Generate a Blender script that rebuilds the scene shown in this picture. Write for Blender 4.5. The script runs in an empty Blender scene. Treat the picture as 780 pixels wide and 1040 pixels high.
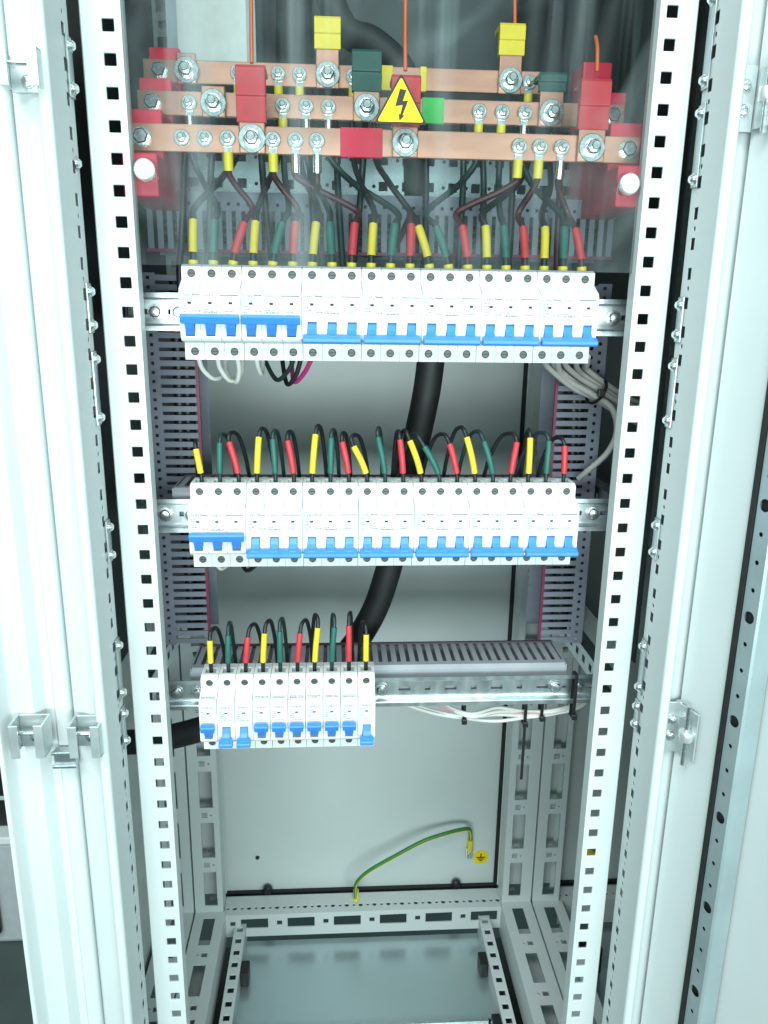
import bpy, math, random
from mathutils import Vector, Matrix
random.seed(7)
sc = bpy.context.scene
Z0 = 1400.0                                   # millimetres: height of the measuring zero above the room floor
def P(x, y, z): return Vector((x/1000, y/1000, (z+Z0)/1000))

# ------------------------------------------------------------------ camera
cd = bpy.data.cameras.new('camera'); cam = bpy.data.objects.new('camera', cd)
sc.collection.objects.link(cam); sc.camera = cam
cd.sensor_fit = 'VERTICAL'; cd.sensor_height = 24; cd.lens = 18.0; cd.clip_start = .02; cd.clip_end = 60
t_, y_, r_ = .2583741, .0629761, .0139901
fw = Vector((math.sin(y_)*math.cos(t_), math.cos(y_)*math.cos(t_), -math.sin(t_)))
rt = Vector((math.cos(y_), -math.sin(y_), 0)); up = rt.cross(fw)
rr = math.cos(r_)*rt + math.sin(r_)*up; uu = -math.sin(r_)*rt + math.cos(r_)*up
m = Matrix((rr, uu, -fw)).transposed().to_4x4(); m.translation = P(-48.5, -712.9, -219.1)
cam.matrix_world = m

# ------------------------------------------------------------------ light
w = bpy.data.worlds.new('World'); sc.world = w; w.use_nodes = True
w.node_tree.nodes['Background'].inputs[0].default_value = (.60, .91, .93, 1)
w.node_tree.nodes['Background'].inputs[1].default_value = .52
def area(name, loc, target, sx, sy, power, col):
    l = bpy.data.lights.new(name, 'AREA'); l.shape = 'RECTANGLE'; l.size = sx; l.size_y = sy
    l.energy = power; l.color = col
    o = bpy.data.objects.new(name, l); sc.collection.objects.link(o)
    o.location = loc; d = Vector(target) - Vector(loc)
    o.rotation_euler = d.to_track_quat('-Z', 'Y').to_euler()
area('ceiling_lamp', P(-380, -1350, 1250), P(0, 100, -150), 1.9, .5, 36, (.89, 1.0, .985))
area('ceiling_lamp', P(-1100, -1500, 900), P(0, 100, -500), 1.0, .4, 10, (.88, 1.0, .99))
area('frontal_fill', P(100, -1900, -390), P(0, 300, -390), 2.0, .45, 42, (.84, 1.0, .985))  # added fill lamp low behind the camera, brightens the back panel
vs = sc.view_settings
vs.view_transform = 'Standard'; vs.look = 'None'; vs.exposure = 0.06; vs.gamma = 1; vs.use_curve_mapping = False
try:
    sc.cycles.max_bounces = 8; sc.cycles.transparent_max_bounces = 12; sc.cycles.caustics_reflective = False; sc.cycles.caustics_refractive = False
except Exception: pass

# ------------------------------------------------------------------ materials
def mat(name, col, rough=.5, metal=0., var=.06, scale=60., bump=0., bscale=400., rvar=.08, coat=0., spec=.5, stretch=(1, 1, 1), alpha=None):
    m = bpy.data.materials.new(name); m.use_nodes = True
    nt = m.node_tree; n = nt.nodes; b = n['Principled BSDF']
    tc = n.new('ShaderNodeTexCoord'); mp = n.new('ShaderNodeMapping'); mp.inputs['Scale'].default_value = stretch
    nt.links.new(tc.outputs['Object'], mp.inputs['Vector'])
    no = n.new('ShaderNodeTexNoise'); no.inputs['Scale'].default_value = scale; no.inputs['Detail'].default_value = 5
    nt.links.new(mp.outputs[0], no.inputs['Vector'])
    rp = n.new('ShaderNodeValToRGB')
    rp.color_ramp.elements[0].position = .3; rp.color_ramp.elements[1].position = .7
    rp.color_ramp.elements[0].color = tuple(max(0, c*(1-var)) for c in col)+(1,)
    rp.color_ramp.elements[1].color = tuple(min(1, c*(1+var)) for c in col)+(1,)
    nt.links.new(no.outputs['Fac'], rp.inputs[0]); nt.links.new(rp.outputs[0], b.inputs['Base Color'])
    mr = n.new('ShaderNodeMapRange'); mr.inputs[3].default_value = max(.02, rough-rvar); mr.inputs[4].default_value = min(1, rough+rvar)
    nt.links.new(no.outputs['Fac'], mr.inputs[0]); nt.links.new(mr.outputs[0], b.inputs['Roughness'])
    b.inputs['Metallic'].default_value = metal; b.inputs['Coat Weight'].default_value = coat
    b.inputs['Specular IOR Level'].default_value = spec
    if bump:
        n2 = n.new('ShaderNodeTexNoise'); n2.inputs['Scale'].default_value = bscale; n2.inputs['Detail'].default_value = 3
        nt.links.new(mp.outputs[0], n2.inputs['Vector'])
        bp = n.new('ShaderNodeBump'); bp.inputs['Strength'].default_value = bump; bp.inputs['Distance'].default_value = .0006
        nt.links.new(n2.outputs['Fac'], bp.inputs['Height']); nt.links.new(bp.outputs[0], b.inputs['Normal'])
    if alpha is not None:
        b.inputs['Alpha'].default_value = alpha
    return m
M = {}
M['coat'] = mat('grey_white_powder_coat', (.63, .68, .68), .42, var=.03, scale=9, bump=.10, bscale=900)
M['panel'] = mat('back_panel_powder_coat', (.64, .70, .69), .45, var=.05, scale=4, bump=.10, bscale=900)
M['zinc'] = mat('galvanised_steel', (.58, .64, .66), .34, 1., var=.14, scale=90, bump=.05, stretch=(1, 1, .3))
M['zincl'] = mat('bright_zinc_bracket', (.70, .76, .77), .38, .75, var=.08, scale=60)
M['stiff'] = mat('grey_zinc_stiffener', (.46, .55, .57), .42, .6, var=.08, scale=20)
M['zincd'] = mat('dull_galvanised_plate', (.50, .60, .63), .28, .8, var=.06, scale=3, bump=.03)
M['bolt'] = mat('zinc_plated_fastener', (.74, .78, .78), .26, 1., var=.10, scale=250)
M['copper'] = mat('bare_copper', (.60, .31, .23), .36, .92, var=.2, scale=30, stretch=(.25, 1, 1), bump=.05)
M['abs'] = mat('white_breaker_plastic', (.72, .75, .745), .42, var=.02, scale=50, spec=.4)
M['blue'] = mat('blue_toggle_plastic', (.05, .25, .72), .34, var=.05)
M['duct'] = mat('grey_duct_plastic', (.20, .215, .27), .5, var=.06, scale=40)
M['ductl'] = mat('pale_glossy_duct_plastic', (.36, .38, .42), .3, var=.08, scale=30)
M['ductd'] = mat('dark_duct_edge', (.07, .045, .06), .5)
M['magenta'] = mat('magenta_plastic_edge', (.20, .015, .065), .45)
M['red'] = mat('red_insulator_resin', (.70, .018, .06), .38, var=.1)
M['redsl'] = mat('red_heat_shrink', (.58, .035, .05), .45, var=.08)
M['yelsl'] = mat('yellow_heat_shrink', (.80, .60, .03), .45, var=.06)
M['grnsl'] = mat('green_heat_shrink', (.012, .075, .062), .45, var=.1)
M['yellug'] = mat('yellow_terminal_insulation', (.85, .66, .04), .4, var=.06)
M['tape_g'] = mat('green_tape', (.03, .45, .06), .45); M['tape_r'] = mat('red_tape', (.66, .01, .05), .4)
M['blk'] = mat('black_wire_insulation', (.012, .013, .015), .42, var=.3)
M['dred'] = mat('dark_red_wire_insulation', (.055, .006, .010), .42, var=.2)
M['dgrn'] = mat('dark_green_wire_insulation', (.012, .03, .03), .42, var=.2)
M['white'] = mat('white_wire_insulation', (.70, .70, .66), .45)
M['pink'] = mat('pink_wire_insulation', (.60, .32, .34), .45)
M['mag'] = mat('bright_magenta_wire_insulation', (.45, .02, .16), .45)
M['gcab'] = mat('grey_cable_jacket', (.42, .41, .39), .5)
M['gy'] = mat('green_earth_wire_insulation', (.05, .22, .05), .42); M['orange'] = mat('orange_wire_insulation', (.75, .13, .03), .45)
M['rubber'] = mat('black_rubber', (.014, .015, .016), .6, var=.2)
M['nyl'] = mat('black_nylon', (.01, .01, .011), .4)
M['hole'] = mat('terminal_screw_steel', (.10, .11, .11), .5, .5, var=.2, scale=300)
M['ink'] = mat('grey_printing_ink', (.06, .065, .07), .6); M['inkl'] = mat('pale_printing_ink', (.10, .105, .11), .6)
M['black'] = mat('black_print', (.012, .012, .012), .5)
M['sign'] = mat('yellow_sign_print', (.95, .70, .0), .4, var=.02)
M['floor'] = mat('dark_green_floor_paint', (.060, .078, .076), .55, var=.25, scale=6, bump=.2, bscale=60)
M['wbolt'] = mat('bright_plated_bolt', (.88, .90, .90), .32, .75)
M['case'] = mat('light_grey_case_plastic', (.45, .47, .49), .5)
M['dark'] = mat('dark_shade_panel', (.035, .045, .047), .5, var=.3, scale=12)  # dark colour standing in for shade inside the cabinet
M['bag'] = mat('clear_document_sleeve', (.36, .42, .45), .35, var=.15, scale=20)
# thin clear acrylic sheet; reflected veil and streaks painted in as pale haze
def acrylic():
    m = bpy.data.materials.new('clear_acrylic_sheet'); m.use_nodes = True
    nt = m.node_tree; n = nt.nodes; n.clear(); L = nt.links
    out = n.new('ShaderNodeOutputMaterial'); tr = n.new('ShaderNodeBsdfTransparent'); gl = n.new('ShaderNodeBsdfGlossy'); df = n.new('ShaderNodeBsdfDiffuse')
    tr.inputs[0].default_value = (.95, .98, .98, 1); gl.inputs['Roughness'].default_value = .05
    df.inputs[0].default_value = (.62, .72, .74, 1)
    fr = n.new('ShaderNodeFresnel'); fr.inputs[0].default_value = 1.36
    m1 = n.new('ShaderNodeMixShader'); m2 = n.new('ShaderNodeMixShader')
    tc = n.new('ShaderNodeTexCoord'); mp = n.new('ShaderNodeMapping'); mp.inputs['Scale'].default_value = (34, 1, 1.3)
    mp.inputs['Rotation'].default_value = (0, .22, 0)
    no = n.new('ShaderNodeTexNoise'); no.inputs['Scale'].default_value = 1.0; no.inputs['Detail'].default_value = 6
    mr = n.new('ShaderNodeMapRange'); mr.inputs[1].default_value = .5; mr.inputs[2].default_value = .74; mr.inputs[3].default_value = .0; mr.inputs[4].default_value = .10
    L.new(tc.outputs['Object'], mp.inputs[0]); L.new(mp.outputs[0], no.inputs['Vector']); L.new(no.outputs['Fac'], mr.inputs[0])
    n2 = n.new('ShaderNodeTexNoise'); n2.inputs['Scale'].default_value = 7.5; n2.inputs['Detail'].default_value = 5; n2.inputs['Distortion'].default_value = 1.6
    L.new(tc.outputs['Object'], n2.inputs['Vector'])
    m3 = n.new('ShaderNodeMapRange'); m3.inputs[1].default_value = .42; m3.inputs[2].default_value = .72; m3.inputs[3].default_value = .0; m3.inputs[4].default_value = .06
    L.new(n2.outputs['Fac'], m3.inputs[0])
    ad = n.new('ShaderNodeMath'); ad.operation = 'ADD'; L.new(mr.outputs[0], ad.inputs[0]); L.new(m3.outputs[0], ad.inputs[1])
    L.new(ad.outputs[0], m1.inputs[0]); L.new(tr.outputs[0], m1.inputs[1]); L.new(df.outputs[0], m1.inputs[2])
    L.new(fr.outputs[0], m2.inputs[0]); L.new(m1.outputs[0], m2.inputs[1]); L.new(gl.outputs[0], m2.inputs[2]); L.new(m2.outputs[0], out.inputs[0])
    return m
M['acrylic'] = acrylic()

# ------------------------------------------------------------------ mesh helpers (all in millimetres)
def V3(p): return Vector(p)
class MB:
    def __init__(s): s.v = []; s.f = []
    def add(s, pts, faces):
        o = len(s.v); s.v += [tuple(p) for p in pts]; s.f += [tuple(i+o for i in f) for f in faces]; return s
    def quad(s, *p): return s.add(p, [tuple(range(len(p)))])
    def box(s, x0, x1, y0, y1, z0, z1):
        p = [(x, y, z) for x in (x0, x1) for y in (y0, y1) for z in (z0, z1)]
        return s.add(p, [(0, 1, 3, 2), (4, 6, 7, 5), (0, 4, 5, 1), (2, 3, 7, 6), (0, 2, 6, 4), (1, 5, 7, 3)])
    def obox(s, c, ax, ay, az, hx, hy, hz):
        c = V3(c); ax, ay, az = V3(ax), V3(ay), V3(az)
        p = [c+ax*a*hx+ay*b*hy+az*d*hz for a in (-1, 1) for b in (-1, 1) for d in (-1, 1)]
        return s.add(p, [(0, 1, 3, 2), (4, 6, 7, 5), (0, 4, 5, 1), (2, 3, 7, 6), (0, 2, 6, 4), (1, 5, 7, 3)])
    def lathe(s, c, axis, prof, n=20, rot=0):
        # prof: list of (distance along axis, radius); capped at both ends
        a = V3(axis).normalized(); u = a.orthogonal().normalized(); b = a.cross(u); c = V3(c)
        pts = []; fs = []
        for h, r in prof:
            for k in range(n):
                t = 2*math.pi*k/n+rot; pts.append(c+a*h+(u*math.cos(t)+b*math.sin(t))*r)
        for i in range(len(prof)-1):
            for k in range(n):
                k2 = (k+1) % n; fs.append((i*n+k, i*n+k2, (i+1)*n+k2, (i+1)*n+k))
        fs.append(tuple(range(n))[::-1]); fs.append(tuple(range((len(prof)-1)*n, len(prof)*n)))
        return s.add(pts, fs)
    def extr(s, prof, axis, a0, a1, closed=True, caps=True):
        # prof: 2-D points; axis 'x' -> (y,z), 'z' -> (x,y), 'y' -> (x,z)
        def mk(p, a): return {'x': (a, p[0], p[1]), 'z': (p[0], p[1], a), 'y': (p[0], a, p[1])}[axis]
        n = len(prof); pts = [mk(p, a0) for p in prof]+[mk(p, a1) for p in prof]
        fs = [(i, (i+1) % n, n+(i+1) % n, n+i) for i in range(n if closed else n-1)]
        if closed and caps: fs += [tuple(range(n))[::-1], tuple(range(n, 2*n))]
        return s.add(pts, fs)
    def plate(s, O, U, V, Wd, H, holes=(), depth=2., floor=False, back=False):
        # a face with real rectangular ('r',cu,cv,w,h) and round ('c',cu,cv,r) openings whose walls go back by depth
        O, U, V = V3(O), V3(U), V3(V); N = U.cross(V)
        def pt(u, v, d=0.): return O+U*u+V*v-N*d
        bu, bv = {0., Wd}, {0., H}; cells = []
        for h in holes:
            if h[0] == 'r': a = (h[1]-h[3]/2, h[1]+h[3]/2, h[2]-h[4]/2, h[2]+h[4]/2)
            else: q = h[3]*1.12; a = (h[1]-q, h[1]+q, h[2]-q, h[2]+q)
            cells.append((a, h)); bu |= {a[0], a[1]}; bv |= {a[2], a[3]}
        bu, bv = sorted(bu), sorted(bv)
        for i in range(len(bu)-1):
            for j in range(len(bv)-1):
                cu, cv = (bu[i]+bu[i+1])/2, (bv[j]+bv[j+1])/2
                if any(a[0] < cu < a[1] and a[2] < cv < a[3] for a, h in cells): continue
                for d in ((0., depth) if back else (0.,)):
                    s.quad(pt(bu[i], bv[j], d), pt(bu[i+1], bv[j], d), pt(bu[i+1], bv[j+1], d), pt(bu[i], bv[j+1], d))
        for a, h in cells:
            if h[0] == 'r':
                ring = [(a[0], a[2]), (a[1], a[2]), (a[1], a[3]), (a[0], a[3])]
            else:
                n = 16; ring = []; sq = []; q = h[3]*1.12
                for k in range(n):
                    t = 2*math.pi*k/n; c_, s_ = math.cos(t), math.sin(t); mx = max(abs(c_), abs(s_))
                    ring.append((h[1]+h[3]*c_, h[2]+h[3]*s_)); sq.append((h[1]+q*c_/mx, h[2]+q*s_/mx))
                for k in range(n):
                    k2 = (k+1) % n
                    s.quad(pt(*sq[k]), pt(*sq[k2]), pt(*ring[k2]), pt(*ring[k]))
            n = len(ring)
            for k in range(n):
                k2 = (k+1) % n; s.quad(pt(*ring[k]), pt(*ring[k2]), pt(*ring[k2], depth), pt(*ring[k], depth))
            if floor: s.add([pt(*p, depth) for p in ring], [tuple(range(n))])
        return s
    def tube(s, pts, r, n=8, sub=6, caps=True, r1=None):
        pts = [V3(p) for p in pts]
        if sub > 1 and len(pts) > 2:
            o = []
            for i in range(len(pts)-1):
                p0 = pts[max(i-1, 0)]; p1 = pts[i]; p2 = pts[i+1]; p3 = pts[min(i+2, len(pts)-1)]
                for k in range(sub):
                    t = k/sub
                    o.append(.5*((2*p1)+(p2-p0)*t+(2*p0-5*p1+4*p2-p3)*t*t+(3*p1-p0-3*p2+p3)*t*t*t))
            o.append(pts[-1]); pts = o
        n0 = None; P_ = []; F = []
        for i, p in enumerate(pts):
            t = (pts[min(i+1, len(pts)-1)]-pts[max(i-1, 0)]).normalized()
            if n0 is None: n0 = t.orthogonal().normalized()
            else:
                n0 = n0-t*n0.dot(t); n0 = n0.normalized() if n0.length > 1e-6 else t.orthogonal().normalized()
            b = t.cross(n0); rad = r if r1 is None else r+(r1-r)*i/(len(pts)-1)
            for k in range(n):
                a = 2*math.pi*k/n; P_.append(p+(n0*math.cos(a)+b*math.sin(a))*rad)
        for i in range(len(pts)-1):
            for k in range(n):
                k2 = (k+1) % n; F.append((i*n+k, i*n+k2, (i+1)*n+k2, (i+1)*n+k))
        if caps: F += [tuple(range(n))[::-1], tuple(range((len(pts)-1)*n, len(pts)*n))]
        return s.add(P_, F)
    def mesh(s, name, mt, smooth=None, weld=True):
        me = bpy.data.meshes.new(name)
        me.from_pydata([(x/1000, y/1000, z/1000) for x, y, z in s.v], [], s.f)
        if weld:
            import bmesh
            b = bmesh.new(); b.from_mesh(me); bmesh.ops.remove_doubles(b, verts=b.verts, dist=1e-6)
            bmesh.ops.recalc_face_normals(b, faces=b.faces); b.to_mesh(me); b.free()
        me.materials.append(M[mt]); me.update()
        if smooth is not None:
            me.shade_smooth(); me.set_sharp_from_angle(angle=math.radians(smooth))
        return me
    def build(s, name, mt, parent=None, smooth=None, bevel=0, loc=None, weld=True, seg=2):
        return link(name, s.mesh(name, mt, smooth, weld), parent, bevel, loc, seg)
def link(name, me, parent=None, bevel=0, loc=None, seg=2):
    o = bpy.data.objects.new(name, me); sc.collection.objects.link(o)
    if parent is not None: o.parent = parent
    if loc is not None: o.location = Vector(loc)/1000
    if bevel:
        b = o.modifiers.new('bevel', 'BEVEL'); b.width = bevel/1000; b.segments = seg; b.limit_method = 'ANGLE'; b.angle_limit = math.radians(35)
    return o
def thing(name, label, cat, x=0, y=0, z=0, group=None):
    o = bpy.data.objects.new(name, None); sc.collection.objects.link(o); o.location = P(x, y, z); o.empty_display_size = .01
    o['label'] = label; o['category'] = cat
    if group: o['group'] = group
    return o
def rel(t, pts): l = Vector(t.location)*1000; return [(p[0]-l.x, p[1]-l.y, p[2]+Z0-l.z) for p in pts]
def copytree(o, parent=None):
    c = o.copy(); sc.collection.objects.link(c); c.parent = parent
    for ch in o.children: copytree(ch, c)
    return c
ORD = ['first', 'second', 'third', 'fourth', 'fifth', 'sixth', 'seventh', 'eighth', 'ninth', 'tenth', 'eleventh', 'twelfth', 'thirteenth', 'fourteenth',
       'fifteenth', 'sixteenth', 'seventeenth', 'eighteenth', 'nineteenth', 'twentieth', 'last']

# shared fasteners: axis towards -Y (to the viewer)
def hexhead(r, h): return MB().lathe((0, 0, 0), (0, -1, 0), [(0, r), (h*.8, r), (h, r*.86)], 6, rot=.3)
ME = {}
ME['nut'] = hexhead(4.6, 4.).lathe((0, -4, 0), (0, -1, 0), [(0, 2.6), (4, 2.6), (4.6, 2.1)], 12).mesh('nut', 'bolt', 35)
ME['washer'] = MB().lathe((0, 0, 0), (0, -1, 0), [(0, 7.), (1.3, 7.), (1.6, 6.6)], 24).mesh('washer', 'bolt', 35)
ME['bignut'] = hexhead(6.6, 5.).lathe((0, -5, 0), (0, -1, 0), [(0, 3.9), (5, 3.9), (5.8, 3.2)], 14).mesh('big_nut', 'bolt', 35)
ME['spring'] = MB().lathe((0, 0, 0), (0, -1, 0), [(0, 7.6), (1.8, 7.6), (2.0, 7.2)], 24).mesh('spring_washer', 'bolt', 35)
ME['bigwasher'] = MB().lathe((0, 0, 0), (0, -1, 0), [(0, 12.), (1.6, 12.), (2.0, 11.5)], 32).mesh('big_washer', 'bolt', 35)
ME['pan'] = MB().lathe((0, 0, 0), (0, -1, 0), [(0, 5.2), (1.2, 5.2), (1.21, 3.9), (2.2, 3.9), (3.4, 3.1), (3.9, 1.6)], 16).mesh('screw', 'bolt', 30)
ME['pan'].materials[0] = M['bolt']
ME['hexbolt'] = MB().lathe((0, 0, 0), (0, -1, 0), [(0, 8.2), (1.3, 8.2)], 22).lathe((0, -1.3, 0), (0, -1, 0), [(0, 6.8), (4.6, 6.8), (5.6, 5.6)], 6, rot=.4).mesh('hex_bolt', 'bolt', 35)
ME['nylon'] = MB().lathe((0, 0, 0), (0, -1, 0), [(0, 9), (5.2, 9), (6.4, 7.6)], 24).mesh('nylon_bolt', 'wbolt', 30)
def small_bolt(parent, x, y, z):
    b = link('bolt', ME['nut'], parent, loc=(x, y-1.6, z)); w_ = link('washer', ME['washer'], b, loc=(0, 1.6, 0)); return b
def big_bolt(parent, x, y, z):
    b = link('bolt', ME['bignut'], parent, loc=(x, y-3.9, z)); link('spring_washer', ME['spring'], b, loc=(0, 1.9, 0)); link('washer', ME['bigwasher'], b, loc=(0, 3.9, 0)); return b

# ------------------------------------------------------------------ room floor
fl = MB().quad((-6000, -4000, 0), (6000, -4000, 0), (6000, 7000, 0), (-6000, 7000, 0)).build('floor', 'floor'); fl['kind'] = 'structure'
fl.location = P(0, 0, -1400)

# ------------------------------------------------------------------ the cabinet
TOP, BOT = 420, -1250
cab = thing('electrical_cabinet', 'open grey-white steel switch cabinet in the middle, holding all the breakers', 'cabinet', 0, 0, -1400, )
DZ = 1400
def S(z): return z+DZ                      # cabinet-local height
ZT, ZB = S(TOP), S(BOT)
# mounting strips with square holes
for sx in (-1, 1):
    mb = MB(); xi, xo = 222*sx, 254*sx
    n0, n1 = -15, 50
    for i in range(n0, n1):
        zc = S(-25*i)
        if sx < 0: mb.plate((-254, 0, zc-12.5), (1, 0, 0), (0, 0, 1), 32, 25, [('r', 254-232.8, 12.5, 9.8, 9.4)], 2)
        else: mb.plate((222, 0, zc-12.5), (1, 0, 0), (0, 0, 1), 32, 25, [('r', 232.8-222, 12.5, 9.8, 9.4)], 2)
    za, zb = S(-25*(n1-1))-12.5, S(-25*n0)+12.5
    mb.extr([(xi, 0), (xi, 16)], 'z', za, zb, False); mb.extr([(xo, 0), (xo+1.5*sx, 2), (xo+2*sx, 26)], 'z', za, zb, False)
    mb.build('mounting_strip', 'coat', cab, bevel=.7)
# front posts: slotted inner flange, sealing lip and gutter
def frontpost(parent, X0, sx, name='front_post', slots=True):
    # X0 = cabinet side plane, sx = +1 when the cabinet lies to the left of it
    q = lambda d: X0-sx*d
    mb = MB()
    if slots:
        for i in range(-15, 50):
            zc = S(-25*i)-6
            O = (q(38), -8, zc-12.5) if sx > 0 else (q(38), -61, zc-12.5)
            U = (0, -1, 0) if sx > 0 else (0, 1, 0)
            cu = 13 if sx > 0 else 40
            hs = [('r', cu, 8., 8., 10)]
            if i % 2 == 0 or i > 28: hs.append(('c', cu+.7, 20.5, 2.2))
            mb.plate(O, U, (0, 0, 1), 53, 25, hs, .7)
        za, zb = S(-25*49)-18.5, S(375)+6.5
    else:
        za, zb = S(-25*49)-18.5, S(375)+6.5
        mb.extr([(q(38), -8), (q(38), -61)], 'z', za, zb, False)
    prof = [(q(38), -61), (q(37.4), -63), (q(35), -64.5), (q(31), -64.5), (q(29), -63), (q(28.4), -60), (q(28), -53), (q(26), -50.5), (q(18), -49), (q(14), -46), (q(6), -44), (q(2), -41), (q(.8), -37), (q(.8), -8)]
    mb.extr(prof, 'z', za, zb, False)
    mb.extr([(q(38), -8), (q(33), -8)], 'z', za, zb, False)
    return mb.build(name, 'coat', parent, smooth=50)
def ftplates(post, X, sx, pairs, singles):
    # zinc connector plates with two screws on the slotted flange; sx = side the screws face
    for (a, b) in pairs:
        p_ = MB().box(min(X, X+sx*2), max(X, X+sx*2), -20, -8.3, S(b)-7, S(a)+7).build('connector_plate', 'zinc', post, bevel=.6)
        for z in (a, b): screwx(p_, X+sx*2, -14, S(z), sx)
    for z in singles: screwx(post, X, -16, S(z), sx)
ME['flscr'] = MB().lathe((0, 0, 0), (1, 0, 0), [(0, 5.2), (1, 5.2), (1.01, 3.9), (2.6, 3.9), (4, 2.6)], 14).mesh('screw', 'bolt', 30)
ME['flscl'] = MB().lathe((0, 0, 0), (-1, 0, 0), [(0, 5.2), (1, 5.2), (1.01, 3.9), (2.6, 3.9), (4, 2.6)], 14).mesh('screw', 'bolt', 30)
def screwx(p_, x, y, z, sx): return link('screw', ME['flscr' if sx > 0 else 'flscl'], p_, loc=(x, y, z))
fpl = frontpost(cab, -300, -1); fpr = frontpost(cab, 300, 1)
ftplates(fpl, -262, 1, [(-20, -51), (-208, -236), (-265, -316), (-418, -445), (-537, -587), (-610, -640)], [-107])
ftplates(fpr, 262, -1, [(30, -30), (-55, -107), (-212, -238), (-266, -316), (-418, -445), (-545, -590), (-612, -632)], [])
# rear posts, base rails, back panel
def slotted(parent, name, O, U, V, Wd, L_, n, first, cu, mt='coat', extra=None, sw=22, sh=70, per=99):
    mb = MB(); v = 0.
    k = 0
    while v < L_-.1:
        h = min(per, L_-v)
        hs = []
        if h >= per-.1:
            hs = [('r', cu, 3+sh/2, sw, sh), ('r', cu-4, (per+sh+6)/2, 9.5, 9.5), ('c', cu+7, (per+sh+6)/2, 1.8)]
            if extra: hs = extra
        mb.plate(V3(O)+V3(V)*v, U, V, Wd, h, hs, 2.2); v += h; k += 1
    return mb
def rearpost(parent, xa, xb, mirror):
    mb = slotted(parent, 'rear_post', (xa, 430, S(-1240)), (1, 0, 0), (0, 0, 1), xb-xa, TOP+1240, 0, 0, (xb-xa)*(.42 if not mirror else .58))
    mb.box(xa, xb, 430, 432, ZB, S(-1240))
    inner, outer = (xa, xb) if not mirror else (xb, xa)
    mb.extr([(inner, 430), (inner, 462), (inner+(8 if not mirror else -8), 462)], 'z', ZB, ZT, False)
    mb.extr([(outer, 430), (outer, 490)], 'z', ZB, ZT, False)
    mb.extr([(inner, 474), (outer, 474)], 'z', ZB, ZT, False)
    return mb.build('rear_post', 'coat', parent, bevel=.8)
rearpost(cab, 246, 298.5, False); rearpost(cab, -298.5, -250, True)
def sidebeam(parent, xa, xb, mirror):
    mb = slotted(parent, 'base_side_rail', (xb, 420, ZB), (-1, 0, 0), (0, -1, 0), xb-xa, 470, 0, 0, (xb-xa)*(.5), sw=20, sh=60)
    mb.box(xa, xb, 420, 430, ZB-2, ZB)
    inner, outer = (xa, xb) if not mirror else (xb, xa)
    mb.extr([(inner, ZB), (inner, ZB-60), (outer, ZB-60), (outer, ZB)], 'y', -50, 430, False)
    return mb.build('base_side_rail', 'coat', parent, bevel=.8)
sidebeam(cab, 244, 298.5, False); sidebeam(cab, -298.5, -246, True)
# rear base rail: punched top and slotted front face
mb = MB()
for i in range(20):
    x = -250+i*24.9
    mb.plate((x, 426, ZB-5), (1, 0, 0), (0, 1, 0), 24.9, 45, [('c', 6, 16, 2.8), ('c', 18, 16, 4.0)], 2)
for i in range(6):
    x = -246+i*82
    mb.plate((x, 426, ZB-51), (1, 0, 0), (0, 0, 1), 82, 46, [('r', 12, 27, 9, 9), ('r', 50, 27, 48, 20)], 2.2)
mb.build('base_rear_rail', 'coat', cab, bevel=.6)
MB().box(-285, 285, 492, 500, ZB-30, ZT).build('back_panel', 'panel', cab, bevel=1)
bk = [c for c in cab.children if c.name.startswith('back_panel')][0]
def gasket(parent, x0, x1, z0, z1, y=484):
    mb = MB(); t = 7
    mb.box(x0, x0+t, y, y+8, z0, z1); mb.box(x1-t, x1, y, y+8, z0, z1); mb.box(x0+t, x1-t, y, y+8, z0, z0+t)
    return mb.build('gasket', 'rubber', parent, bevel=1.5)
gk = gasket(bk, -263, 250, S(-1266), ZT)
for x in (-177, 171):
    MB().lathe((x, 484, S(-1252)), (0, -1, 0), [(0, 9), (6, 9), (9, 6)], 16).build('panel_stop', 'nyl', bk, smooth=40)
link('stud', ME['nut'], bk, loc=(194, 490, S(-1190)))
MB().lathe((-195, 492, S(-1190)), (0, -1, 0), [(0, 4), (2, 3.4)], 12).build('plug', 'nyl', bk, smooth=40)
MB().box(-300, 300, -60, 500, ZT, ZT+14).build('roof', 'coat', cab)
MB().box(-246, 246, -48, -8, ZB-62, ZB-8).build('base_front_rail', 'coat', cab, bevel=1)
# gland plate and its two punched carrier strips
MB().box(-212, 208, 255, 428, S(-1316), S(-1313)).build('gland_plate', 'zincd', cab, bevel=.5)
MB().box(-212, 208, -5, 248, S(-1320), S(-1317)).box(-195, 190, 246, 252, S(-1320), S(-1308)).build('gland_plate', 'zinc', cab, bevel=.5)
for xa, xb in ((-231, -211), (205, 225)):
    mb = MB()
    for i in range(17):
        mb.plate((xa, 8+i*25, S(-1280)), (1, 0, 0), (0, 1, 0), xb-xa, 25, [('r', (xb-xa)/2, 12.5, 10, 10)], 2)
    mb.extr([(xa, S(-1280)), (xa, S(-1316))], 'y', 8, 433, False); mb.extr([(xb, S(-1280)), (xb, S(-1316))], 'y', 8, 433, False)
    cs = mb.build('carrier_strip', 'coat', cab, bevel=.5)
    for y in (345, 225):
        xx = xb+7 if xa < 0 else xa-7
        MB().box(xx-7, xx+7, y-14, y+14, S(-1312), S(-1285)).build('clamp_block', 'nyl', cs, bevel=2)
MB().box(-244, 244, -8, 430, S(-1380), S(-1372)).build('plinth_plate', 'rubber', cab)
MB().box(-298, 298, -40, 488, S(-1400), S(-1384)).build('plinth', 'rubber', cab)
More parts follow.
